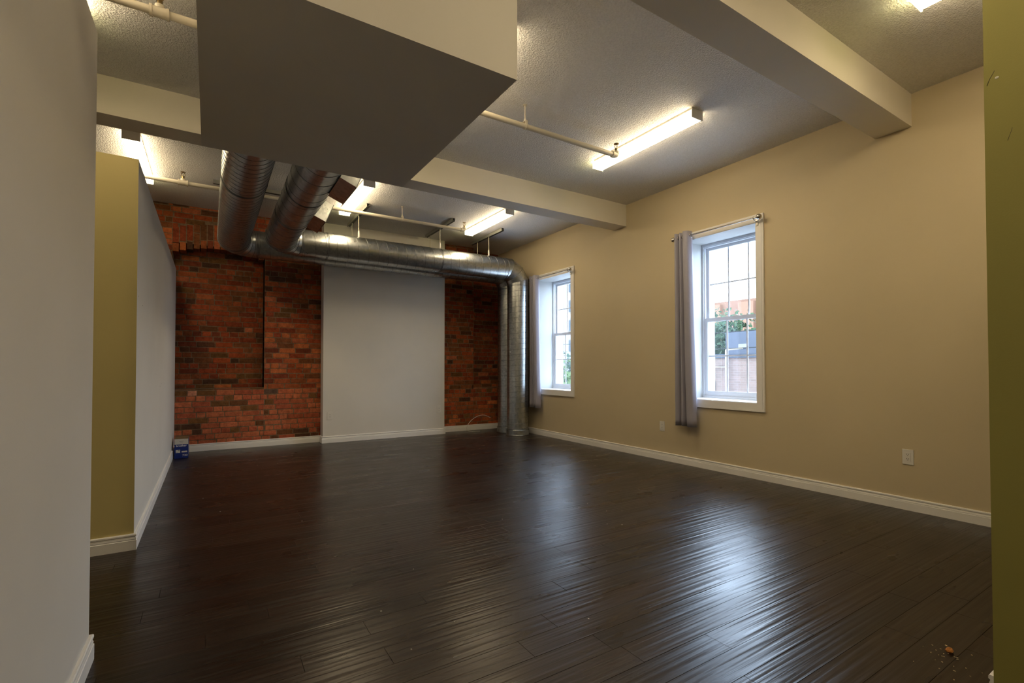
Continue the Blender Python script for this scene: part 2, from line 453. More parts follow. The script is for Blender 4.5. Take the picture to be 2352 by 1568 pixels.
# ================================================================ windows
def window(idx, y0, y1, label):
    Xf = W + .292                                # inner face of the vinyl frame
    root = bpy.data.objects.new('window_%d' % idx, None); C.objects.link(root); root.location = (W, (y0 + y1) / 2, Z0)
    struct(root, label, 'window')
    e = .03
    # reveals
    bm = bmesh.new()
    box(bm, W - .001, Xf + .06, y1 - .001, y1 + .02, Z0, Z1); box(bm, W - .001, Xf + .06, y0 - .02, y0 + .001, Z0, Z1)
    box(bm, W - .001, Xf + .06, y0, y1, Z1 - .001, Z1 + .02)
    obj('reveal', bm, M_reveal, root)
    obj('sill', B(W - .004, Xf + .03, y0 + .001, y1 - .001, Z0 - .03, Z0), M_white, root, bevel=.002)
    # casing (picture frame moulding)
    bm = bmesh.new(); cw = .082
    def cas(w0, w1, t):
        a0, a1, b0, b1 = y0 - w0, y1 + w0, Z0 - .006 - w0, Z1 + w0
        c0, c1, d0, d1 = y0 - w1, y1 + w1, Z0 - .006 - w1, Z1 + w1
        box(bm, W - t, W, c0, a0, d0, d1); box(bm, W - t, W, a1, c1, d0, d1)
        box(bm, W - t, W, a0, a1, d0, b0); box(bm, W - t, W, a0, a1, b1, d1)
    cas(0, .058, .013); cas(.058, .064, .009); cas(.064, cw, .018)
    obj('casing', bm, M_white, root)
    # outer vinyl frame
    def rect(bm, xa, xb, a0, a1, b0, b1, w, wb=None, wt=None):
        wb = w if wb is None else wb; wt = w if wt is None else wt
        box(bm, xa, xb, a0, a0 + w, b0, b1); box(bm, xa, xb, a1 - w, a1, b0, b1)
        box(bm, xa, xb, a0 + w, a1 - w, b0, b0 + wb); box(bm, xa, xb, a0 + w, a1 - w, b1 - wt, b1)
    bm = bmesh.new(); rect(bm, Xf, Xf + .10, y0, y1, Z0, Z1, .022, .025, .030); rect(bm, Xf + .012, Xf + .10, y0 + .022, y1 - .022, Z0 + .025, Z1 - .03, .010)
    obj('window_frame', bm, M_vinyl, root)
    ya, yb = y0 + .030, y1 - .030
    bm = bmesh.new(); rect(bm, Xf + .015, Xf + .045, ya - .006, yb + .006, Z0 + .034, 1.669, .038, .045, .040)
    rect(bm, Xf + .022, Xf + .040, ya + .030, yb - .030, Z0 + .075, 1.631, .006)
    s1 = obj('sash', bm, M_vinyl, root, bevel=0)
    bm = bmesh.new(); rect(bm, Xf + .05, Xf + .08, ya, yb, 1.635, Z1 - .036, .036, .036, .036)
    s2 = obj('sash', bm, M_vinyl, root)
    gy0, gy1 = ya + .034, yb - .034
    def muntins(xc, z0, z1, zm, par):
        bm = bmesh.new(); w = (gy1 - gy0) / 3
        for k in (1, 2): box(bm, xc - .0018, xc + .0018, gy0 + k * w - .0085, gy0 + k * w + .0085, z0, z1)
        box(bm, xc - .0016, xc + .0016, gy0, gy1, zm - .0085, zm + .0085)
        obj('muntins', bm, M_vinyl, par)
    muntins(Xf + .031, Z0 + .078, 1.630, 1.231, s1); muntins(Xf + .066, 1.670, Z1 - .07, 2.062, s2)
    obj('glass_pane', B(Xf + .0365, Xf + .0385, gy0, gy1, Z0 + .078, 1.631), M_glass, s1)
    obj('glass_pane', B(Xf + .0715, Xf + .0735, gy0, gy1, 1.670, Z1 - .07), M_glass, s2)
    # sash lock
    bm = bmesh.new(); ym = (y0 + y1) / 2
    box(bm, Xf + .018, Xf + .044, ym - .03, ym + .03, 1.669, 1.675); cyl(bm, (Xf + .03, ym, 1.675), (Xf + .03, ym, 1.684), .011); box(bm, Xf + .012, Xf + .03, ym - .004, ym + .028, 1.680, 1.686)
    obj('sash_lock', bm, M_plastic, root)
    # exterior jamb and sill
    bm = bmesh.new(); box(bm, Xf + .10, W + WT + .02, y1 - .028, y1, Z0 - .02, Z1); box(bm, Xf + .10, W + WT + .02, y0, y0 + .028, Z0 - .02, Z1)
    box(bm, Xf + .10, W + WT + .06, y0, y1, Z0 - .04, Z0 + .01); box(bm, Xf + .10, W + WT + .02, y0, y1, Z1 - .03, Z1)
    obj('outer_jamb', bm, M_white, root)
    return root
window(2, WIN[0]['y0'], WIN[0]['y1'], 'tall white sash window looking onto the low brick building')
window(1, WIN[1]['y0'], WIN[1]['y1'], 'tall white sash window beside the standing ducts')
for k, (y0, y1) in enumerate(((2.735, 3.575), (5.62, 6.465))):   # daylight portals fill the two openings
    ld = bpy.data.lights.new('daylight_portal', 'AREA'); ld.shape = 'RECTANGLE'; ld.size = Z1 - Z0; ld.size_y = y1 - y0
    ld.cycles.is_portal = True
    lo = bpy.data.objects.new('daylight_portal', ld); C.objects.link(lo)
    lo.location = (W + WT + .08, (y0 + y1) / 2, (Z0 + Z1) / 2); lo.rotation_euler = (0, R(90), 0)

# ---------------------------------------------------------------- curtain rods and curtains
def curtain_set(y0, y1, cy0, cy1, zr, lab_rod, lab_cur, seed):
    xr = W - .078
    t = thing('curtain_rod', lab_rod, 'curtain rod', (W, (y0 + y1) / 2, zr), 'curtain rods above the windows')
    bm = bmesh.new(); cyl(bm, (xr, y0 + .02, zr), (xr, y1 - .02, zr), .0075); obj('rod', bm, M_nickel, t)
    for s, yy in ((1, y0), (-1, y1)):
        bm = bmesh.new(); sphere(bm, (xr, yy, zr), .0275); cyl(bm, (xr, yy + s * .024, zr), (xr, yy + s * .042, zr), .012); obj('finial', bm, M_nickel, t)
        yb = yy + s * .055
        bm = bmesh.new(); sweep(bm, [(xr, yb, zr - .011), (xr + .02, yb, zr - .022), (W - .018, yb, zr - .03)], .005, 8)
        box(bm, W - .021, W - .018, yb - .011, yb + .011, zr - .065, zr + .012); ring(bm, (xr, yb, zr), (0, 1, 0), .010, .003, 20)
        obj('bracket', bm, M_nickel, t)
    # curtain panel: deep soft folds hanging from grommets
    c = thing('curtain', lab_cur, 'curtain', (xr, (cy0 + cy1) / 2, .45), 'grey grommet curtains')
    random.seed(seed); NU, NV = 170, 30; th = .0025
    zt, zb = zr + .048, .448
    K = [(.00, .035), (.02, -.005), (.06, -.040), (.13, -.045), (.20, -.015), (.225, .030), (.27, .040), (.315, .010), (.35, -.030), (.41, -.036), (.46, -.005),
         (.475, .035), (.53, .042), (.57, .010), (.60, -.035), (.68, -.056), (.80, -.060), (.92, -.045), (.985, -.012), (1.0, .012), (.96, .034)]
    def prof(u):
        q = u * (len(K) - 1); i_ = min(int(q), len(K) - 2); f = q - i_
        a, b_, c_, d = (Vector(K[max(min(i_ + o_, len(K) - 1), 0)]) for o_ in (-1, 0, 1, 2))
        return .5 * ((2 * b_) + (c_ - a) * f + (2 * a - 5 * b_ + 4 * c_ - d) * f * f + (3 * b_ - a - 3 * c_ + d) * f ** 3)
    def P(u, v, side=0):
        h = v; k_ = prof(u)
        wy = .004 * math.sin(6 * u + 4 * h + seed) * h
        yy = cy1 + (cy0 - cy1) * (k_.x * (.82 + .26 * h) - .02 * h) + wy
        xx = xr + k_.y * (1 - .12 * h) + .004 * math.sin(9 * h + 11 * u + seed) * h + .0015 * math.sin(40 * h + 25 * u) * h
        return Vector((min(xx, W - .024), yy, zt + (zb - zt) * v))
    bm = bmesh.new(); fr_, bk_ = [], []
    for i in range(NU + 1):
        a, b2 = [], []
        for j in range(NV + 1):
            u, v_ = i / NU, j / NV; p = P(u, v_); d = P(min(u + .004, 1), v_) - P(max(u - .004, 0), v_)
            nn = Vector((d.y, -d.x, 0)).normalized() * th / 2
            a.append(bm.verts.new(p + nn)); b2.append(bm.verts.new(p - nn))
        fr_.append(a); bk_.append(b2)
    for i in range(NU):
        for j in range(NV):
            bm.faces.new((fr_[i][j], fr_[i + 1][j], fr_[i + 1][j + 1], fr_[i][j + 1])); bm.faces.new((bk_[i][j + 1], bk_[i + 1][j + 1], bk_[i + 1][j], bk_[i][j]))
    for i in range(NU):
        for j in (0, NV): bm.faces.new((fr_[i][j], fr_[i + 1][j], bk_[i + 1][j], bk_[i][j]))
    for j in range(NV):
        for i in (0, NU): bm.faces.new((fr_[i][j], fr_[i][j + 1], bk_[i][j + 1], bk_[i][j]))
    obj('fabric', fixn(bm), M_fabric, c, smooth=True)
    last = None; vv_ = (zt - zr) / (zt - zb)
    for k in range(1, 600):
        u = k / 600; p = P(u, vv_); sgn = p.x > xr
        if last is not None and sgn != last and .04 < u:
            d = P(min(u + .003, 1), vv_) - P(u - .003, vv_); nn = Vector((d.y, -d.x, 0)).normalized()
            bm = bmesh.new(); ring(bm, (p.x, p.y, zr), nn, .021, .0038, 24); obj('grommet', bm, M_nickel, c)
        last = sgn
    # last grommet on the free edge fold, seen from the room
    return c
curtain_set(2.66, 3.675, 3.395, 3.64, 2.565, 'brushed metal rod with ball ends, over the window facing the low brick building',
            'dark grey curtain bunched beside the window that faces the low brick building', 3)
curtain_set(5.555, 6.605, 6.335, 6.565, 2.552, 'brushed metal rod with ball ends, over the window beside the ducts',
            'dark grey curtain bunched beside the standing ducts', 8)

# ================================================================ fluorescent fixtures
def fixture(x0, yc, label, first=None):
    """wrap-around strip light, 1.2 m long, running along Y"""
    t = thing('fluorescent_light', label, 'ceiling light', (x0 + .067, yc, H), 'strip lights on the ceiling')
    x1 = x0 + .134; y0, y1 = yc - .6, yc + .6; z = H - .08
    obj('housing', B(x0 + .004, x1 - .004, y0 + .01, y1 - .01, H - .018, H - .0005), M_lampw, t)
    bm = bmesh.new(); prism(bm, [(x0 + .003, H - .018), (x0 + .003, z + .016), (x0 + .014, z + .002), (x1 - .014, z + .002), (x1 - .003, z + .016), (x1 - .003, H - .018)], 1, y0 + .008, y1 - .008)
    fixn(bm)
    for f in bm.faces:
        if abs(f.normal.x) > .9: f.material_index = 1
    obj('diffuser', bm, [M_lens, M_lensside], t)
    for s, ya in ((0, y0), (1, y1 - .008)):
        obj('end_cap', B(x0, x1, ya, ya + .008, z, H - .0005), M_lensend if s else M_lampw, t)
    return t
CA, CB, CD = 3.300, 1.440, -.682
fixture(CA, 3.10, 'lit strip light near the windows, before the middle beam')
fixture(CA, 6.01, 'lit strip light beyond the middle beam, on the window side')
fixture(CB, 6.02, 'lit strip light beyond the middle beam, beside the round duct with branches')
fixture(CD, 6.03, 'lit strip light above the low partition')
fixture(CA, .46, 'lit strip light of which only an end shows, over the stub wall')
fixture(CB, 3.10, 'lit strip light hidden above the bulkhead side')
fixture(-.70 - .134 / 2, 3.10, 'lit strip light hidden behind the near partition, glowing on the ceiling')
fixture(CB, .46, 'lit strip light overhead, out of the picture')
fixture(CD, .30, 'lit strip light over the near partition, out of the picture')

# ================================================================ sprinkler pipes
def sprinkler(root, x, y, z):
    s = .6
    bm = bmesh.new(); cyl(bm, (x, y, z + .026), (x, y, z + .048), .012)
    cyl(bm, (x, y, z + .048), (x, y, z + .056), .016, 6)
    for a in (-1, 1):
        sweep(bm, [(x + a * .008, y, z + .055), (x + a * .017, y, z + .067), (x + a * .018, y, z + .078), (x + a * .004, y, z + .094)], .0030, 6)
    sphere(bm, (x, y, z + .073), .005, sz=(.8, .8, 2.), n=8)
    cyl(bm, (x, y, z + .093), (x, y, z + .098), .007); cyl(bm, (x, y, z + .098), (x, y, z + .1005), .023, 24)
    obj('sprinkler_head', bm, M_brass, root)
PR = .0215; PZ = 3.042
def hanger(root, x, y):
    bm = bmesh.new(); cyl(bm, (x, y, PZ + .045), (x, y, H - .001), .0045, 8); cyl(bm, (x, y, H - .006), (x, y, H - .0005), .018, 16)
    cyl(bm, (x, y, PZ + .04), (x, y, PZ + .058), .010, 6)
    for s in (-1, 1): box(bm, x - .011, x + .011, y + s * .0225 - .0015, y + s * .0225 + .0015, PZ, PZ + .04)
    box(bm, x - .011, x + .011, y - .024, y + .024, PZ + .038, PZ + .042)
    ring(bm, (x, y, PZ), (1, 0, 0), PR + .002, .0025, 20)
    obj('pipe_hanger', bm, M_pipe, root)
def pipe(x0, x1, y, label, heads=(), hangers=(), tees=()):
    t = thing('sprinkler_pipe', label, 'sprinkler pipe', ((x0 + x1) / 2, y, PZ), 'sprinkler pipes below the ceiling')
    bm = bmesh.new(); cyl(bm, (x0, y, PZ), (x1, y, PZ), PR, 20); obj('pipe', bm, M_pipe, t)
    for x in heads:
        bm = bmesh.new(); cyl(bm, (x - .055, y, PZ), (x - .03, y, PZ), .029)
        sweep(bm, [(x - .04, y, PZ), (x - .02, y, PZ), (x - .006, y, PZ + .006), (x, y, PZ + .018), (x, y, PZ + .034)], .0265, 16); cyl(bm, (x, y, PZ + .014), (x, y, PZ + .036), .0295)
        obj('elbow_fitting', bm, M_pipe, t); sprinkler(t, x, y, PZ + .008)
    for x in tees:
        bm = bmesh.new(); cyl(bm, (x - .045, y, PZ), (x + .045, y, PZ), .028, 20)
        for s in (-1, 1): cyl(bm, (x + s * .045, y, PZ), (x + s * .032, y, PZ), .032, 20)
        cyl(bm, (x, y, PZ + .02), (x, y, PZ + .04), .022); obj('tee_fitting', bm, M_pipe, t); sprinkler(t, x, y, PZ + .012)
    for x in hangers: hanger(t, x, y)
pipe(BX1 + .002, 3.10, 3.20, 'cream sprinkler pipe from the bulkhead to the large strip light', heads=(3.14,), hangers=(2.135,))
pipe(-4.15, BX0 - .002, 3.23, 'cream sprinkler pipe over the near partition, with a tee and one sprinkler', tees=(-.25,), hangers=(-1.4,))
pipe(-4.15, 2.99, 6.10, 'long cream sprinkler pipe passing above the ducts', heads=(3.035,), hangers=(2.128,), tees=(-.255,))

# ================================================================ ducts
DR, DZ = .173, 2.70
def ring_pts(p, t, n_, r):
    """circle of the cylinder (axis t through p) cut by the plane with normal n_"""
    u, w = frame_of(t); out = []
    for k in range(48):
        a = 2 * math.pi * k / 48; q = p + (u * math.cos(a) + w * math.sin(a)) * r
        out.append(q - t * ((q - p).dot(n_) / t.dot(n_)))
    return out
def duct_tube(bm, pts, r):
    pts = [Vector(p) for p in pts]; ds = [(pts[i + 1] - pts[i]).normalized() for i in range(len(pts) - 1)]
    for i, d in enumerate(ds):
        n0 = (ds[i - 1] + d).normalized() if i else d
        n1 = (ds[i + 1] + d).normalized() if i < len(ds) - 1 else d
        A = [bm.verts.new(q) for q in ring_pts(pts[i], d, n0, r)]; Bq = [bm.verts.new(q) for q in ring_pts(pts[i + 1], d, n1, r)]
        for k in range(48):
            f = bm.faces.new((A[k], A[(k + 1) % 48], Bq[(k + 1) % 48], Bq[k])); f.smooth = True
        if i: 
            sweep(bm, [q + (q - pts[i]).normalized() * .001 for q in ring_pts(pts[i], d, n0, r)], .0028, 5, 1, closed=True)
def duct_section(a, b_, pitch, root, joints=(), r=DR, hand=1):
    a, b_ = Vector(a), Vector(b_); d = b_ - a; L = d.length; d.normalize()
    bm = bmesh.new(); duct_tube(bm, [a, b_], r)
    u, w = frame_of(d); turns = L / pitch; N = int(turns * 40)
    if pitch < 5:
        sweep(bm, [a + d * (L * k / N) + (u * math.cos(2 * math.pi * turns * k / N * hand) + w * math.sin(2 * math.pi * turns * k / N * hand)) * (r + .0004) for k in range(N + 1)], .0024, 5, 1)
    for s in joints:
        for e in (-.008, .008): ring(bm, a + d * (s + e), d, r + .0015, .003, 48, 1)
    # closed inside end rings
    for p_ in (a, b_):
        ring(bm, p_, d, r + .001, .0032, 48, 1)
    return obj('duct_section', bm, [M_galv, M_seam], root)
def elbow_part(p0, d0, p1, d1, root, r=DR, gores=4):
    """gored elbow from p0 (direction d0) to p1 (direction d1), quarter turn"""
    p0, p1, d0, d1 = map(Vector, (p0, p1, d0, d1)); rad = (p1 - p0).dot(d0); c = p0 + d1 * rad
    pts = [p0]; n_ = gores
    for k in range(n_ ):
        a = (k + .5) * (math.pi / 2) / n_
        rr_ = rad / math.cos(math.pi / 4 / n_)
        pts.append(c - d1 * rr_ * math.cos(a) + d0 * rr_ * math.sin(a))
    pts.append(p1)
    bm = bmesh.new(); duct_tube(bm, pts, r)
    return obj('elbow', bm, [M_galv, M_seam], root)
def duct_run(xd, yh, xv, label, pitch_y, joints_y, joints_x, er=.265):
    t = thing('spiral_duct', label, 'air duct', (xv, yh, 0), 'round metal ducts')
    duct_section((xd, BY1 + .006, DZ), (xd, yh - er, DZ), pitch_y, t, joints_y)
    elbow_part((xd, yh - er, DZ), (0, 1, 0), (xd + er, yh, DZ), (1, 0, 0), t)
    duct_section((xd + er, yh, DZ), (xv - er, yh, DZ), .135, t, joints_x)
    elbow_part((xv - er, yh, DZ), (1, 0, 0), (xv, yh, DZ - er), (0, 0, -1), t, gores=3)
    duct_section((xv, yh, DZ - er), (xv, yh, .004), .086, t)
    bm = bmesh.new(); duct_tube(bm, [(xv, yh, .085), (xv, yh, .0)], DR + .012); ring(bm, (xv, yh, .085), (0, 0, 1), DR + .008, .006, 48); ring(bm, (xv, yh, .10), (0, 0, 1), DR + .003, .003, 48, 1); ring(bm, (xv, yh, .008), (0, 0, 1), DR + .013, .006, 48)
    obj('floor_collar', bm, [M_galv, M_seam], t)
    return t
duct_run(.236, 7.05, 4.345, 'round spiral duct that keeps next to the brick wall, behind the other duct', .088, (1.32,), (.02,))
t2 = duct_run(.7225, 6.655, 4.292, 'round spiral duct with square branches, nearer the room than its twin', .22, (1.3, 2.12), (.30, 1.90))
# square branches on the second duct
def branch(yb, dz, roll):
    c = Vector((.94, 0, 2.648 + dz)); rot = Matrix.Rotation(R(-roll), 3, 'Y').inverted()
    rot = Matrix.Rotation(R(roll), 3, 'Y')
    bm = bmesh.new(); box(bm, .865, .995, yb, yb + .46, c.z - .095, c.z + .095, rot=rot, piv=c)
    box(bm, .995, 1.001, yb - .006, yb + .466, c.z - .101, c.z + .101, 1, rot=rot, piv=c)
    o = obj('duct_branch', fixn(bm), [M_galv, M_seam], t2)
    for k in range(3):
        p = rot @ (Vector((c.x - .045 + k * .035, 0, c.z + .07 - .02 * k)) - Vector((c.x, 0, c.z))) + Vector((c.x, yb - .001, c.z))
        bm = bmesh.new(); sphere(bm, p, .003, n=8); obj('screw', bm, M_seam, o)
branch(4.98, 0, 23); branch(3.80, -.035, 23)

# ceiling channels and hanging rods for the ducts
def channel(cx, cy, L, axis, label):
    bm = bmesh.new(); w, h_, tk = .0205, .041, .003
    def bx(a0, a1, s0, s1, z0, z1):
        if axis == 'y': box(bm, cx + s0, cx + s1, cy + a0, cy + a1, z0, z1, mi)
        else: box(bm, cx + a0, cx + a1, cy + s0, cy + s1, z0, z1, mi)
    zt = H - .0005
    mi = 1; bx(-L / 2, L / 2, -w, -w + tk, zt - h_, zt); bx(-L / 2, L / 2, w - tk, w, zt - h_, zt); mi = 0; bx(-L / 2, L / 2, -w + tk, w - tk, zt - tk, zt)
    mi = 0
    bx(-L / 2, L / 2, -w + tk, -w + .011, zt - h_, zt - h_ + tk); bx(-L / 2, L / 2, w - .011, w - tk, zt - h_, zt - h_ + tk)
    bx(-L / 2 + .002, L / 2 - .002, -w + .009, w - .009, zt - h_ + .006, zt - h_ + .010)
    tag(obj('ceiling_channel', bm, [M_strut, M_strutl]), label, 'metal channel', 'steel channels fixed to the ceiling')
channel(1.716, 6.74, 1.05, 'y', 'dark slotted steel channel on the ceiling beside the branch-duct strip light')
channel(2.912, 6.70, 1.03, 'y', 'dark slotted steel channel on the ceiling, middle one of three parallel ones')
channel(3.752, 6.75, 1.03, 'y', 'dark slotted steel channel on the ceiling, nearest the window wall')
channel(.49, 6.36, .95, 'x', 'grey steel channel crossing above the two ducts by the bulkhead')
def rod(x, y, label, coupler=True, ztop=H - .04, cat='hanging rod'):
    t = thing('hanger_rod', label, 'hanging rod', (x, y, ztop), 'white rods holding the ducts')
    zb = DZ + DR + .004
    bm = bmesh.new(); cyl(bm, (x, y, zb), (x, y, ztop - .001), .0048, 8); obj('rod', bm, M_pipe, t)
    if coupler:
        bm = bmesh.new(); cyl(bm, (x, y, zb), (x, y, zb + .085), .013, 12); obj('coupler', bm, M_plastic, t)
rod(1.709, 6.655, 'white rod with coupler holding the front duct beside the branches')
rod(2.905, 6.655, 'white rod with coupler holding the front duct at its middle joint')
rod(3.745, 6.655, 'white rod with coupler holding the front duct near its bend')
rod(1.716, 7.05, 'thin rod holding the rear duct over the drywall panel', False)
rod(2.912, 7.05, 'thin rod holding the rear duct near the drywall panel edge', False)
rod(3.752, 7.05, 'thin rod holding the rear duct in front of the brick', False)

# ================================================================ outlets
def outlet(pos, face, label):
    """face 'y' = on a wall facing -Y, 'x' = on a wall facing -X"""
    t = thing('wall_outlet', label, 'outlet', pos, 'white wall outlets')
    x, y, z = pos
    def bb(u0, u1, d0, d1, z0, z1):
        return B(x + u0, x + u1, y - d1, y - d0, z + z0, z + z1) if face == 'y' else B(x - d1, x - d0, y + u0, y + u1, z + z0, z + z1)
    obj('cover_plate', bb(-.036, .036, 0.0003, .006, -.058, .058), M_plastic, t, bevel=.0018)
    obj('receptacle', bb(-.017, .017, .0062, .0085, -.034, .034), M_plastic, t)
    bm = bmesh.new()
    for s in (.018, -.016):
        for u, ww, hh in ((-.0062, .0013, .0035), (.0062, .0013, .0042)):
            q = bb(u - ww, u + ww, .0085, .0090, s - hh + .003, s + hh + .003); me_ = bpy.data.meshes.new('tmp'); q.to_mesh(me_); q.free(); bm.from_mesh(me_); bpy.data.meshes.remove(me_)
        q = bb(-.0022, .0022, .0085, .0090, s - .0095, s - .0050); me_ = bpy.data.meshes.new('tmp'); q.to_mesh(me_); q.free(); bm.from_mesh(me_); bpy.data.meshes.remove(me_)
    obj('slots', bm, M_slot, t)
outlet((1.494, DP, .395), 'y', 'white outlet on the drywall panel, at its end towards the toner box')
outlet((3.214, DP, .410), 'y', 'white outlet on the drywall panel, at its end towards the ducts')
outlet((W, 3.915, .403), 'x', 'white outlet on the window wall, low between the two windows')
outlet((W, 1.530, .409), 'x', 'white outlet on the window wall near the stub wall')

# ================================================================ toner box
t = thing('toner_box', 'blue and white toner carton marked 730 standing in the corner by the brick', 'carton', (-.283, 7.24, 0))
x0, x1, y0, y1 = -.352, -.214, 7.085, 7.37; zt = .235
M_blue = mat('blue_card', (.004, .022, .19), .35); M_wcard = mat('white_card', (.62, .60, .56), .45); M_kraft = mat('brown_card', (.20, .125, .045), .7); M_ink = mat('grey_ink', (.25, .25, .26), .6)
M_wink = mat('white_ink', (.75, .75, .78), .5)
o = obj('carton_body', B(x0, x1, y0, y1, 0.0005, .168), M_blue, t)
obj('carton_band', B(x0 + .0003, x1 - .0003, y0 + .0003, y1 - .0003, .168, zt - .002), M_wcard, t)
obj('carton_side', B(x1 - .001, x1 + .0008, y0 + .012, y1, .02, zt - .003), M_blue, t)
bm = bmesh.new(); box(bm, x0, x1, y0 + .01, y1, zt - .002, zt); box(bm, x0 + .002, x1 - .002, y0 + .006, y0 + .010, zt - .002, zt + .004)
obj('carton_lid', bm, M_kraft, t)
def text(s, x, z, size, m, name, bold=.0, sx=1.):
    cu = bpy.data.curves.new(name, 'FONT'); cu.body = s; cu.size = size; cu.align_x = 'CENTER'; cu.offset = bold; cu.extrude = .0002
    cu.materials.append(m); q0 = bpy.data.objects.new(name, cu); C.objects.link(q0)
    dg = bpy.context.evaluated_depsgraph_get(); me = bpy.data.meshes.new_from_object(q0.evaluated_get(dg)); me.name = name
    bpy.data.objects.remove(q0); q = bpy.data.objects.new(name, me); C.objects.link(q)
    q.parent = t; q.matrix_parent_inverse = parent_inv(t); q.location = (x, y0 - .0006, z); q.rotation_euler = (R(90), 0, 0); q.scale = (sx, 1, 1)
text('brother', (x0 + x1) / 2, .142, .032, M_wink, 'brand_lettering', .0007, 1.05)
text('730', x1 - .032, .026, .030, M_wink, 'number_lettering', .0006, 1.2)
bm = bmesh.new(); box(bm, x0 + .048, x0 + .092, y0 - .0006, y0 + .0003, .204, .2075); box(bm, x0 + .056, x0 + .084, y0 - .0006, y0 + .0003, .192, .195)
obj('band_print', bm, M_ink, t)
obj('label_square', B(x0 + .014, x0 + .058, y0 - .0007, y0 + .0003, .068, .104), M_wcard, t)
bm = bmesh.new(); box(bm, x0 + .036, x0 + .052, y0 - .0011, y0 - .0008, .090, .100); box(bm, x0 + .020, x0 + .034, y0 - .0011, y0 - .0008, .074, .078)
obj('label_print', bm, M_ink, t)
bm = bmesh.new(); box(bm, x1 - .066, x1 - .010, y0 - .0007, y0 + .0003, .070, .088); obj('label_strip', bm, M_wcard, t)
bm = bmesh.new(); box(bm, x1 + .0008, x1 + .0012, y0 + .06, y0 + .11, .135, .19); obj('side_label', bm, M_wcard, t)

# ================================================================ cable loop at the brick
pts = [(4.20, 7.40, .215), (4.10, 7.41, .262), (4.00, 7.40, .268), (3.90, 7.38, .245), (3.80, 7.36, .195), (3.735, 7.345, .135), (3.705, 7.34, .08), (3.72, 7.335, .03), (3.80, 7.32, .010), (3.95, 7.33, .006)]
cu = []
P4 = [Vector(p) for p in pts]
for i in range(len(P4) - 1):
    a = P4[max(i - 1, 0)]; b_ = P4[i]; c = P4[i + 1]; d = P4[min(i + 2, len(P4) - 1)]
    for k in range(8):
        s = k / 8; cu.append(.5 * ((2 * b_) + (c - a) * s + (2 * a - 5 * b_ + 4 * c - d) * s * s + (3 * b_ - a - 3 * c + d) * s ** 3))
cu.append(P4[-1]); bm = bmesh.new(); sweep(bm, cu, .0042, 8)
tag(obj('cable', bm, M_plastic), 'loose white cable looping up against the brick beside the ducts', 'cable')

# ================================================================ debris on the floor
random.seed(21)
M_crumb = mat('pale_wood_splinter', (.55, .45, .28), .8); M_chunk = mat('orange_chunk', (.42, .16, .025), .6)
bm = bmesh.new()
for k in range(26):
    a = random.uniform(0, 6.28); r_ = random.gauss(0, .07); x = 2.405 + r_ * math.cos(a) - .02; y = .70 + abs(r_) * .9 * math.sin(a)
    if x > 2.14 and y < .53: y = .56
    s = random.uniform(.0009, .0019); ang = random.uniform(0, 3.14); c = Vector((x, y, .0025))
    box(bm, x - s * random.uniform(1.2, 2.6), x + s * 1.5, y - s, y + s, .0004, .0004 + s, rot=Matrix.Rotation(ang, 3, 'Z'), piv=c)
tag(obj('splinter_crumbs', bm, M_crumb), 'scattered pale splinters around the orange scrap on the floor', 'crumbs', kind='stuff')
bm = bmesh.new(); bmesh.ops.create_icosphere(bm, subdivisions=2, radius=.015, matrix=Matrix.Translation((2.43, .690, .009)) @ Matrix.Diagonal((1.1, .8, .6, 1)))
for q in bm.verts: q.co += Vector((random.uniform(-.003, .003), random.uniform(-.003, .003), random.uniform(-.002, .002)))
for q in bm.verts: q.co.z = max(q.co.z, .0006)
tag(obj('orange_scrap', bm, M_chunk), 'small orange scrap lying on the floor near the stub wall', 'scrap')
bm = bmesh.new()
for k in range(46):
    x, y = random.uniform(-.2, 3.9), random.uniform(1.6, 6.9); s = random.uniform(.0016, .0035)
    box(bm, x - s, x + s * 1.4, y - s, y + s, .0003, .0003 + s * .6, rot=Matrix.Rotation(random.uniform(0, 3), 3, 'Z'), piv=Vector((x, y, 0)))
tag(obj('dust_specks', bm, mat('dust_speck', (.45, .42, .38), .9)), 'tiny pale specks scattered over the plank floor', 'specks', kind='stuff')
# small nail holes on the partition
bm = bmesh.new()
for y, z in ((3.78, 1.545), (3.99, 1.51), (5.4, .93), (5.55, .95)): cyl(bm, (XP - .001, y, z), (XP + .0006, y, z), .0035, 10)
o = obj('nail_holes', bm, M_slot); o.parent = bpy.data.objects['wall_partition']

# ================================================================ outside
def flat(name, c, rough=.8): return mat(name, c, rough, spec=.2)
o = obj('ground_outside', B(W + WT + .1, 90, -40, 90, -4.3, -4), flat('pale_concrete_yard', (.62, .62, .62)))
struct(o, 'grey ground outside the windows', 'ground')
M_lb = mat('pale_brick', (.20, .145, .12), .85, spec=.2)
t_, n, l, b = nt(M_lb); br = n.new('ShaderNodeTexBrick'); g = n.new('ShaderNodeNewGeometry'); sx_ = n.new('ShaderNodeSeparateXYZ'); cx_ = n.new('ShaderNodeCombineXYZ')
l.new(g.outputs['Position'], sx_.inputs[0]); l.new(sx_.outputs[1], cx_.inputs[0]); l.new(sx_.outputs[2], cx_.inputs[1]); l.new(cx_.outputs[0], br.inputs['Vector'])
br.inputs['Scale'].default_value = 1; br.inputs['Brick Width'].default_value = .22; br.inputs['Row Height'].default_value = .075; br.inputs['Mortar Size'].default_value = .006
br.inputs['Color1'].default_value = (0.105, 0.072, 0.060, 1); br.inputs['Color2'].default_value = (0.085, 0.060, 0.050, 1); br.inputs['Mortar'].default_value = (0.115, 0.095, 0.083, 1)
l.new(br.outputs[0], b.inputs['Base Color'])
t = thing('brick_building', 'low pale brick building outside, with dark roof edge and yellow downpipe', 'building', (18, 7, -4))
obj('wall', B(14, 19.4, -2, 10.9, -4, 1.40), M_lb, t)
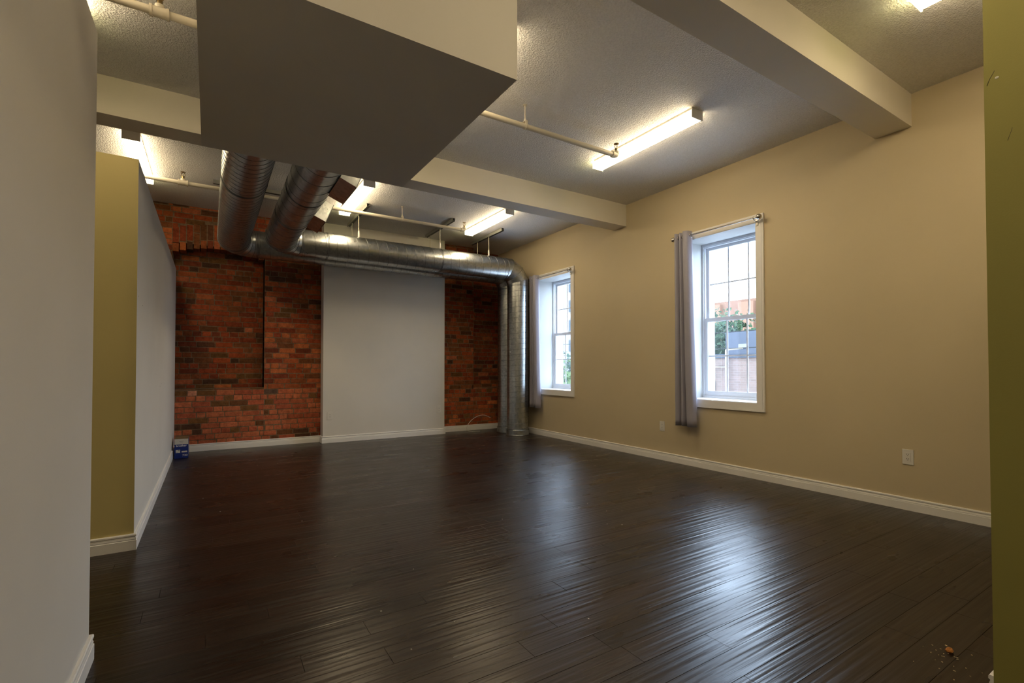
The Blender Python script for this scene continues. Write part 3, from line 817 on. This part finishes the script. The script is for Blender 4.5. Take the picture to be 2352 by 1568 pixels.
obj('roof_edge', B(13.93, 19.4, -2.05, 10.95, 1.40, 1.53), flat('dark_flashing', (0.022, 0.028, 0.037)), t)
bm = bmesh.new(); cyl(bm, (13.88, 9.31, -4), (13.88, 9.31, 1.66), .036, 12); cyl(bm, (13.88, 9.31, 1.66), (13.88, 8.75, 1.70), .03, 10); obj('downpipe', bm, flat('cream_downpipe', (0.150, 0.130, 0.095)), t)
obj('horizontal_pipe', B(13.90, 13.95, 9.36, 10.6, 1.10, 1.13), flat('grey_pipe', (0.150, 0.150, 0.150)), t)
bm = bmesh.new(); box(bm, 13.82, 14, 9.78, 9.92, .84, .90); sphere(bm, (13.88, 9.85, .88), .07, n=10); obj('wall_lamp', bm, flat('white_lamp', (0.200, 0.200, 0.200)), t)
bm = bmesh.new(); box(bm, 13.96, 14, 9.78, 10.3, .10, .66)
for k in range(6): box(bm, 13.90, 13.965, 9.82, 10.26, .15 + k * .085, .18 + k * .085, 1)
obj('vent_louvre', bm, [flat('vent_grey', (0.045, 0.045, 0.050)), flat('vent_white', (0.210, 0.210, 0.215))], t)
bm = bmesh.new(); cyl(bm, (14.15, 8.28, 1.53), (14.15, 8.28, 1.62), .07, 12); obj('roof_light', bm, flat('roof_lamp_grey', (0.175, 0.180, 0.200)), t)
t = thing('metal_building', 'grey windowless metal-clad building behind the low brick one', 'building', (24, 9, -4))
obj('wall', B(20, 28, 3, 13.44, -4, 2.72), flat('grey_cladding', (0.052, 0.058, 0.072)), t)
obj('sign_plate', B(19.97, 20, 12.35, 12.8, 1.95, 2.15), flat('pale_plate', (0.150, 0.150, 0.150)), t)
bm = bmesh.new(); prism(bm, [(14.05, -4), (16.6, -4), (16.6, 2.35), (15.6, 2.55), (14.05, 2.25)], 0, 16.2, 19.5)
t = thing('white_canopy', 'white pitched canopy beyond the brick building', 'canopy', (18, 15, .6)); obj('roof', fixn(bm), flat('white_canvas', (0.180, 0.180, 0.185)), t)
t = thing('orange_building', 'tall pale orange brick building in the distance', 'building', (48, 26, -4))
obj('wall', B(45, 52, 8, 40, -4, 7.9), flat('orange_brick', (0.130, 0.070, 0.045)), t)
bm = bmesh.new()
for k in range(9): box(bm, 44.6, 45, 9 + k * 3.6, 10.6 + k * 3.6, -4, 7.6)
obj('wall_piers', bm, flat('pale_orange', (0.150, 0.080, 0.050)), t)
t = thing('white_tower', 'white apartment tower with many windows, seen through the window beside the ducts', 'building', (44, 50, -4))
obj('wall', B(40, 46, 44.5, 62, -4, 26), flat('white_render', (0.125, 0.124, 0.122)), t)
M_tw = flat('tower_glass', (0.030, 0.038, 0.045))
for k in range(9):
    for j in range(5):
        obj('window', B(39.9, 40, 45.6 + j * 2.6, 46.9 + j * 2.6, -2 + k * 2.6, -.5 + k * 2.6), M_tw, t)
random.seed(5)
def tree(x, y, zb, r, label, tone, n_=420, sz=1.25):
    t = thing('tree', label, 'tree', (x, y, -4), 'leafy trees outside')
    bm = bmesh.new(); sweep(bm, [(x, y, -4), (x + .1, y, -2), (x, y + .1, zb)], [.22, .17, .08], 8)
    for k in range(6):
        a = k * 1.05; sweep(bm, [(x, y, zb - .9), (x + math.cos(a) * r * .5, y + math.sin(a) * r * .5, zb + r * .3)], [.06, .02], 5)
    obj('trunk', bm, flat('bark', (0.030, 0.022, 0.015)), t)
    bm = bmesh.new()
    for k in range(n_):
        while True:
            p = Vector([random.uniform(-1, 1) for _ in range(3)])
            if p.length < 1: break
        lump = 1 + .25 * math.sin(5 * p.x + 3 * p.y) * math.sin(4 * p.z + 1)
        p = Vector((p.x * r, p.y * r, p.z * r * sz)) * lump + Vector((x, y, zb + r * .3))
        for q in range(5):
            c = p + Vector([random.gauss(0, .12) for _ in range(3)]); s = random.uniform(.06, .13) * (r / 1.8)
            u = Vector([random.gauss(0, 1) for _ in range(3)]).normalized(); w = u.orthogonal().normalized()
            bm.faces.new([bm.verts.new(c + v_) for v_ in (u * s * 1.6, w * s, -u * s * 1.6, -w * s)])
    m_ = flat('leaves', tone); obj('leaves', bm, m_, t)
tree(23.8, 17.0, 1.3, 1.8, 'dark leafy tree beside the metal building', (0.018, 0.037, 0.018))
tree(31.5, 20.5, 2.2, 1.8, 'bushy tree behind the metal building roof, towards the orange wall', (0.025, 0.050, 0.020))
tree(32, 15.2, 2.7, 1.4, 'smaller light green tree above the metal building roof', (0.030, 0.055, 0.018), 260)
tree(21, 26.8, -1.3, 2.0, 'grey green tree in front of the white tower', (0.030, 0.050, 0.035))
tree(17, 19.8, -1.2, 1.9, 'light green shrubby tree low in front of the white tower', (0.045, 0.070, 0.025))
for k, dz in enumerate((0, .75)):
    bm = bmesh.new(); pts = [(12.5, -6 + q * 1.25, 2.45 - dz * .62 + .012 * q * 0 - .02 * q - .12 * math.sin(math.pi * q / 20)) for q in range(21)]; sweep(bm, pts, .012, 5)
    tag(obj('overhead_cable', bm, flat('black_cable', (0.010, 0.010, 0.010))), ('upper' if not k else 'lower') + ' black overhead cable strung across outside the window', 'cable', 'overhead cables outside')
